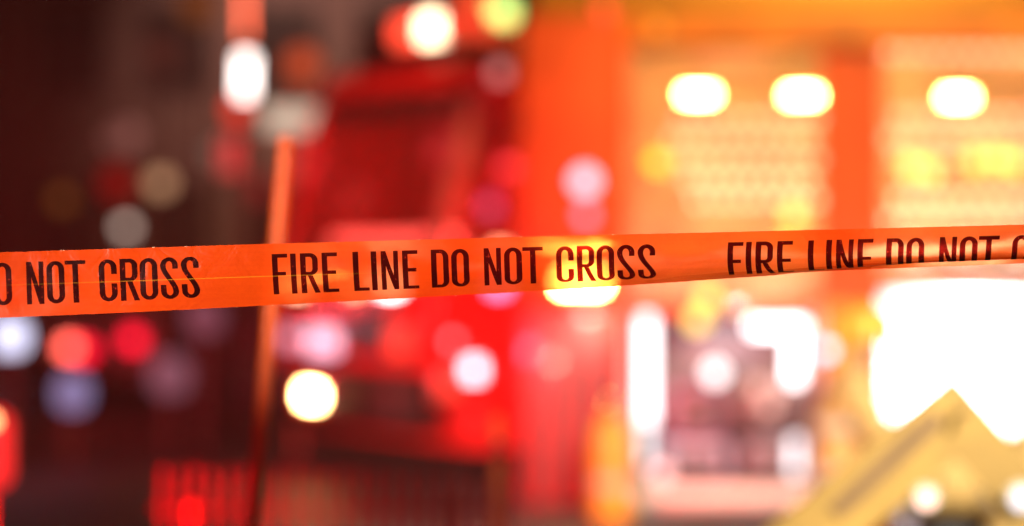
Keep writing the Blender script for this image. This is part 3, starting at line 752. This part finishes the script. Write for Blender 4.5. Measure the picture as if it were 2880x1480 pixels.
# ------------------------------------------------------------ firefighters
def skin_obj(name, chains, mat, parent, sub=2, base=None):
    """chains: lists of (point, radius[, radius]) ; first chain is the trunk, others start at an index of an earlier vertex"""
    me = bpy.data.meshes.new(name); verts = []; edges = []; rad = []
    for start, ch in chains:
        prev = start
        for p, r in ch:
            verts.append(Vector(p)); rad.append(r if isinstance(r, tuple) else (r, r)); i = len(verts) - 1
            if prev is not None: edges.append((prev, i))
            prev = i
    P = MW[parent] if parent else Matrix.Translation(base)
    inv = P.inverted()
    me.from_pydata([inv @ v for v in verts], edges, [])
    o = bpy.data.objects.new(name, me); COL.objects.link(o)
    sm = o.modifiers.new('skin', 'SKIN'); sm.use_smooth_shade = True
    for i, r in enumerate(rad): me.skin_vertices[0].data[i].radius = r
    me.skin_vertices[0].data[0].use_root = True
    s_ = o.modifiers.new('sub', 'SUBSURF'); s_.levels = sub; s_.render_levels = sub
    me.materials.append(mat)
    if parent: o.parent = parent
    else: o.location = base
    MW[o] = P
    return o
def firefighter(hx, hy, dz, label, flip=1, helmet_up=0.):
    """crouched side on, facing right, one knee raised. hx, hy: hip position, dz lifts everything"""
    def P(x, z, y=0.): return Vector((hx + flip * x, hy + y, z + dz))
    hip = P(0, .60); base = Vector((hx, hy, 0))
    trunk = [(hip, .13), (P(-.01, .72), .125), (P(-.03, .88), .13), (P(-.02, 1.02), .12), (P(.01, 1.09), .06), (P(.03, 1.13), .055), (P(.045, 1.18), (.085, .075)), (P(.05, 1.25), (.085, .07)), (P(.045, 1.29), .05)]
    kn = P(.40, .84, -.12); an = P(.50, .56, -.12); to = P(.66, .50, -.12)
    kn2 = P(.10, .22, .12); an2 = P(-.28, .10, .12)
    sh = P(-.01, 1.02, -.19); el = P(.08, .78, -.26); wr = P(.30, .74, -.22)
    sh2 = P(-.01, 1.02, .19); el2 = P(.14, .80, .24); wr2 = P(.36, .86, .16)
    chains = [(None, trunk), (0, [(P(.08, .64, -.10), .095), (P(.24, .82, -.12), .085), (kn, .062), (P(.46, .76, -.12), .055), (an, .042), (to, .04)]),
              (0, [(P(.04, .50, .10), .09), (kn2, .06), (P(-.1, .15, .12), .05), (an2, .042), (P(-.36, .04, .12), .04)]),
              (3, [(sh, .07), (P(.03, .90, -.24), .05), (el, .045), (wr, .03)]),
              (3, [(sh2, .07), (P(.05, .92, .23), .05), (el2, .045), (wr2, .03)])]
    body = skin_obj('person', chains, M['skin'], None, 2, base)
    tag(body, label, 'person', 'firefighters in yellow turnout gear')
    # hands with five fingers, closed over the knee / at rest
    for w_, fw in ((wr, Vector((flip * .9, -.05, -.1))), (wr2, Vector((flip * .9, -.1, .1)))):
        fw.normalize(); side = fw.cross(Vector((0, 0, 1))).normalized(); up = Vector((0, 0, 1))
        palm = w_ + fw * .05
        ch = [(None, [(w_, .03), (palm, (.042, .022)), (w_ + fw * .085, (.042, .02))])]
        for k, (off, ln) in enumerate(((-.032, .066), (-.011, .075), (.011, .072), (.032, .058))):
            a_ = w_ + fw * .10 + side * off
            ch.append((2, [(a_, .010), (a_ + fw * ln * .5 - up * ln * .18, .009), (a_ + fw * ln * .75 - up * ln * .62, .008)]))
        ch.append((1, [(palm + side * -.04 * flip, .012), (palm + side * -.058 * flip + fw * .035 - up * .02, .010), (palm + side * -.05 * flip + fw * .06 - up * .04, .009)]))
        skin_obj('glove', ch, M['dark'], body, 1)
    coat = [(None, [(P(-.0, .56), .185), (P(-.02, .70), .175), (P(-.03, .88), .175), (P(-.02, 1.02), .15), (P(.01, 1.10), .085), (P(.02, 1.13), .075)]),
            (3, [(P(-.01, 1.02, -.19), .095), (P(.03, .90, -.24), .08), (el, .072), (P(.22, .755, -.23), .058)]),
            (3, [(P(-.01, 1.02, .19), .095), (P(.05, .92, .23), .08), (el2, .072), (P(.28, .835, .18), .058)])]
    c_ = skin_obj('coat', coat, M['coat'], body)
    tr_ = [(None, [(P(.0, .56), .16), (P(.10, .68, -.10), .17), (P(.26, .78, -.12), .14), (kn, .10), (P(.46, .74, -.12), .095), (P(.495, .60, -.12), .085)]),
           (0, [(P(.04, .48, .10), .13), (P(.10, .24, .12), .10), (P(-.1, .16, .12), .09), (P(-.24, .11, .12), .08)])]
    skin_obj('trousers', tr_, M['coat'], body)
    for q0, q1 in ((an, to), (an2, P(-.38, .03, .12))):
        skin_obj('boot', [(None, [(q0 + Vector((0, 0, .02)), .062), ((q0 + q1) / 2 + Vector((0, 0, -.02)), .05), (q1, .045)])], M['rubber'], body)
    # reflective bands of the coat
    for z, r in ((.66, .196), (.86, .192)):
        bm = B(); lathe(bm, P(-.02, z), [(r * .98, -.025), (r, -.02), (r, .02), (r * .98, .025)], 'Z', 28); obj('reflective_band', bm, M['silver'], body)
    # helmet: dome, brim
    hc = P(.05, 1.255)
    bm = B(); lathe(bm, hc, [(.128, -.03), (.13, .0), (.122, .045), (.095, .085), (.05, .108), (.01, .115)], 'Z', 28); hm = obj('helmet', bm, M['yellow'], body)
    bm = B(); lathe(bm, hc + Vector((flip * .015, 0, 0)), [(.128, -.036), (.158, -.044), (.156, -.034), (.128, -.024)], 'Z', 28); obj('brim', bm, M['yellow'], hm)
    # face: nose, eyes, ears, hair as children of the body
    fc = P(.135, 1.205)
    bm = B(); tube(bm, [fc + Vector((-.01 * flip, 0, .02)), fc + Vector((.018 * flip, 0, -.012)), fc + Vector((-.005 * flip, 0, -.018))], [.007, .013, .009], 8); obj('nose', bm, M['skin'], body)
    for sy in (-.032, .032):
        bm = B(); lathe(bm, P(.125, 1.225, sy), [(.004, -.010), (.011, 0), (.004, .010)], 'Y', 12); obj('eye', bm, M['white'], body)
    bm = B(); tube(bm, [P(.128, 1.16, -.025), P(.138, 1.16, 0), P(.128, 1.16, .025)], .005, 8); obj('mouth', bm, M['deep'], body)
    for sy in (-.082, .082):
        bm = B(); lathe(bm, P(.045, 1.205, sy), [(.012, -.012), (.028, 0), (.014, .012)], 'Y', 12); obj('ear', bm, M['skin'], body)
    return body
HIPX = (2405 - 1440) * K * 10.2
firefighter(HIPX, 10.2, -.04, 'firefighter in yellow coat and helmet crouching beside the rescue truck, left of the yellow trestle')
firefighter((2905 - 1440) * K * 9.6, 9.6, -.28, 'firefighter in yellow coat cut by the right edge, lower than the other')
# case under the raised boot
ex = HIPX + .55
e = empty('equipment_case', (ex, 10.08, 0), label='black equipment case under the raised boot of the crouching firefighter', cat='case')
bm = B(); box(bm, (ex - .3, 9.86, 0), (ex + .3, 10.30, .44), .03); obj('case_body', bm, M['dark'], e)
bm = B(); box(bm, (ex - .305, 9.855, .442), (ex + .305, 10.305, .485), .015); obj('lid', bm, M['grey'], e)

# yellow kit bag beside the case, under the raised knee
bx0 = at(2500, 1255, 9.75); bx1 = at(2850, 1255, 9.75)
e = empty('kit_bag', ((bx0.x + bx1.x) / 2, 9.75, .49), label='bulging yellow kit bag on the black case under the yellow trestle', cat='bag')
bm = B(); w_ = bx1.x - bx0.x; cx = (bx0.x + bx1.x) / 2
lathe(bm, (cx - w_ / 2, 9.72, .49 + .17), [(.02, 0), (.11, .012), (.155, .05), (.168, .12), (.168, w_ - .12), (.155, w_ - .05), (.11, w_ - .012), (.02, w_)], 'X', 28)
obj('bag', bm, M['coat'], e)
bm = B(); tube(bm, [(cx - .1, 9.56, .60), (cx - .09, 9.54, .78), (cx, 9.56, .84), (cx + .09, 9.54, .78), (cx + .1, 9.56, .60)], .012); obj('strap', bm, M['dark'], e)
p = at(2605, 1400, 9.5); bm = B(); lathe(bm, p, [(.03, 0), (.03, .02), (.02, .025)], 'Y', 20); q = obj('reflector', bm, M['silver'], e)
bm = B(); lathe(bm, p, [(.024, .025), (.018, .034), (.008, .036)], 'Y', 20); obj('lens', bm, G((255, 205, 185), 2.4), q)  # glow stands in for light returned by the reflector

# red marker stakes pushed into the verge of the near kerb
for px, py, d, wd, lab in ((1270, 1385, 6.0, .006, 'thin red stake at the bottom edge, the middle one of the three'), (1398, 1170, 6.4, .014, 'tallest and thickest of the three red stakes, left of the yellow gas cylinder'),
                           (540, 1410, 6.2, .016, 'short thick red stake at the bottom edge left of the orange pole')):
    p = at(px, py, d); e = empty('marker_stake', (p.x, p.y, 0), label=lab, cat='stake', group='red stakes along the road')
    bm = B(); lathe(bm, (p.x, p.y, 0), [(wd, 0), (wd, p.z - .02), (wd * .6, p.z)], 'Z', 14); obj('shaft', bm, M['red'], e)
    bm = B(); lathe(bm, (p.x, p.y, p.z - .12), [(wd * 1.03, 0), (wd * 1.08, .005), (wd * 1.08, .05), (wd * 1.03, .055)], 'Z', 14); obj('band', bm, M['deep'], e)
    bm = B(); lathe(bm, (p.x, p.y, 0), [(.09, .0), (.09, .02), (.03, .05)], 'Z', 18); obj('foot', bm, M['rubber'], e)

# low railing along the verge, at the bottom edge
r0 = at(460, 1310, 6.6); r1 = at(1430, 1310, 6.6)
e = empty('railing', ((r0.x + r1.x) / 2, 6.6, 0), label='low red lit railing of thin upright bars along the bottom edge left of centre', cat='railing')
RAIL = pbr('maroon_rail_paint', (.17, .006, .006), .6, var=.6, scale=1.5)
n_ = 22
for k in range(n_):
    x = r0.x + (r1.x - r0.x) * k / (n_ - 1); h = r0.z + random.uniform(-.012, .008)
    bm = B(); lathe(bm, (x, 6.6, 0), [(.009, 0), (.009, h - .02), (.002, h)], 'Z', 8); obj('bar', bm, RAIL, e)
bm = B(); tube(bm, [(r0.x - .03, 6.615, .15), (r1.x + .03, 6.615, .15)], .009, 8); obj('rail', bm, RAIL, e)
bm = B(); tube(bm, [(r0.x - .03, 6.615, r0.z - .12), (r1.x + .03, 6.615, r0.z - .12)], .009, 8); obj('rail', bm, RAIL, e)

# yellow A-frame trestle of two broad leaning boards, nearer than the firefighters
TD = 6.0
ap = at(2690, 1052, TD)
tb = empty('trestle', (ap.x, TD, 0), label='broad yellow trestle of two leaning boards meeting in a peak before the white lit locker', cat='trestle')
def board(name, outer, wd, y, t=.035):
    """board whose upper edge runs from the peak to the ground through a picture point"""
    q = at(*outer, TD); dx = (q - ap); dx = dx * (-ap.z / dx.z); nrm = Vector((-dx.z, 0, dx.x)).normalized()
    if nrm.z > 0: nrm = -nrm
    f = ap + dx; k = wd / abs(nrm.z) 
    bm = B(); e_ = Vector((0, y - TD, 0))
    lo = f + Vector(((1 if dx.x < 0 else -1) * wd / abs(dx.normalized().z), 0, 0))
    li = Vector((ap.x, TD, ap.z)) + Vector((0, 0, -wd / abs(dx.normalized().x)))
    prism(bm, [ap + e_, f + e_, lo + e_, li + e_], (0, t, 0))
    return obj(name, bm, M['yellow2'], tb)
M['yellow2'] = pbr('worn_yellow_board', (.31, .19, .035), .55, var=.3, scale=5)
board('board', (2480, 1225), .165, 6.0)
def tcap(px, py, r_, rgb, s_):
    p = at(px, py, 5.96); h = B(); rm = r_ * K * 6; lathe(h, p, [(rm * 1.5, 0), (rm * 1.5, .02), (rm * 1.2, .03)], 'Y', 20); q = obj('reflector', h, M['silver'], tb)
    h = B(); lathe(h, p, [(rm, .03), (rm * .6, .04)], 'Y', 20); obj('lens', h, G(rgb, s_), q)  # returned light of the reflector given as emission
tcap(2600, 1400, 24, (255, 200, 180), 3.5)
tcap(2868, 1400, 28, (235, 225, 235), 2.4)
board('board', (2810, 1190), .13, 6.037)
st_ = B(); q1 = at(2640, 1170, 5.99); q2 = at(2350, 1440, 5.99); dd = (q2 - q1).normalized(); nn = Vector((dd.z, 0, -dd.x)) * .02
prism(st_, [q1 + nn, q2 + nn, q2 - nn, q1 - nn], (0, .008, 0)); obj('shade_stripe', st_, pbr('brown_shade', (.16, .09, .035), .7), tb)  # brown band paints the diagonal shade across the left board
bm = B(); lathe(bm, (ap.x, TD - .004, ap.z - .09), [(.010, 0), (.010, .09)], 'Y', 12); obj('hinge_pin', bm, M['chrome'], tb)
bm = B(); box(bm, (ap.x - .55, TD + .075, .30), (ap.x + .45, TD + .10, .38), .006); obj('cross_rail', bm, M['yellow2'], tb)

# thin volume added to imitate lens veil and lamp glow
bm = B(); box(bm, (-60, -12, -1.4), (60, 80, 19)); hz = obj('added_haze', bm, bpy.data.materials.new('veil_haze'), smooth=False); tag(hz, kind='stuff')
m = hz.data.materials[0]; m.use_nodes = True; n = m.node_tree.nodes; n.remove(n['Principled BSDF'])
v = n.new('ShaderNodeVolumePrincipled'); v.inputs['Density'].default_value = .003; v.inputs['Color'].default_value = (1, .82, .76, 1); v.inputs['Anisotropy'].default_value = .1
m.node_tree.links.new(v.outputs[0], n['Material Output'].inputs['Volume'])
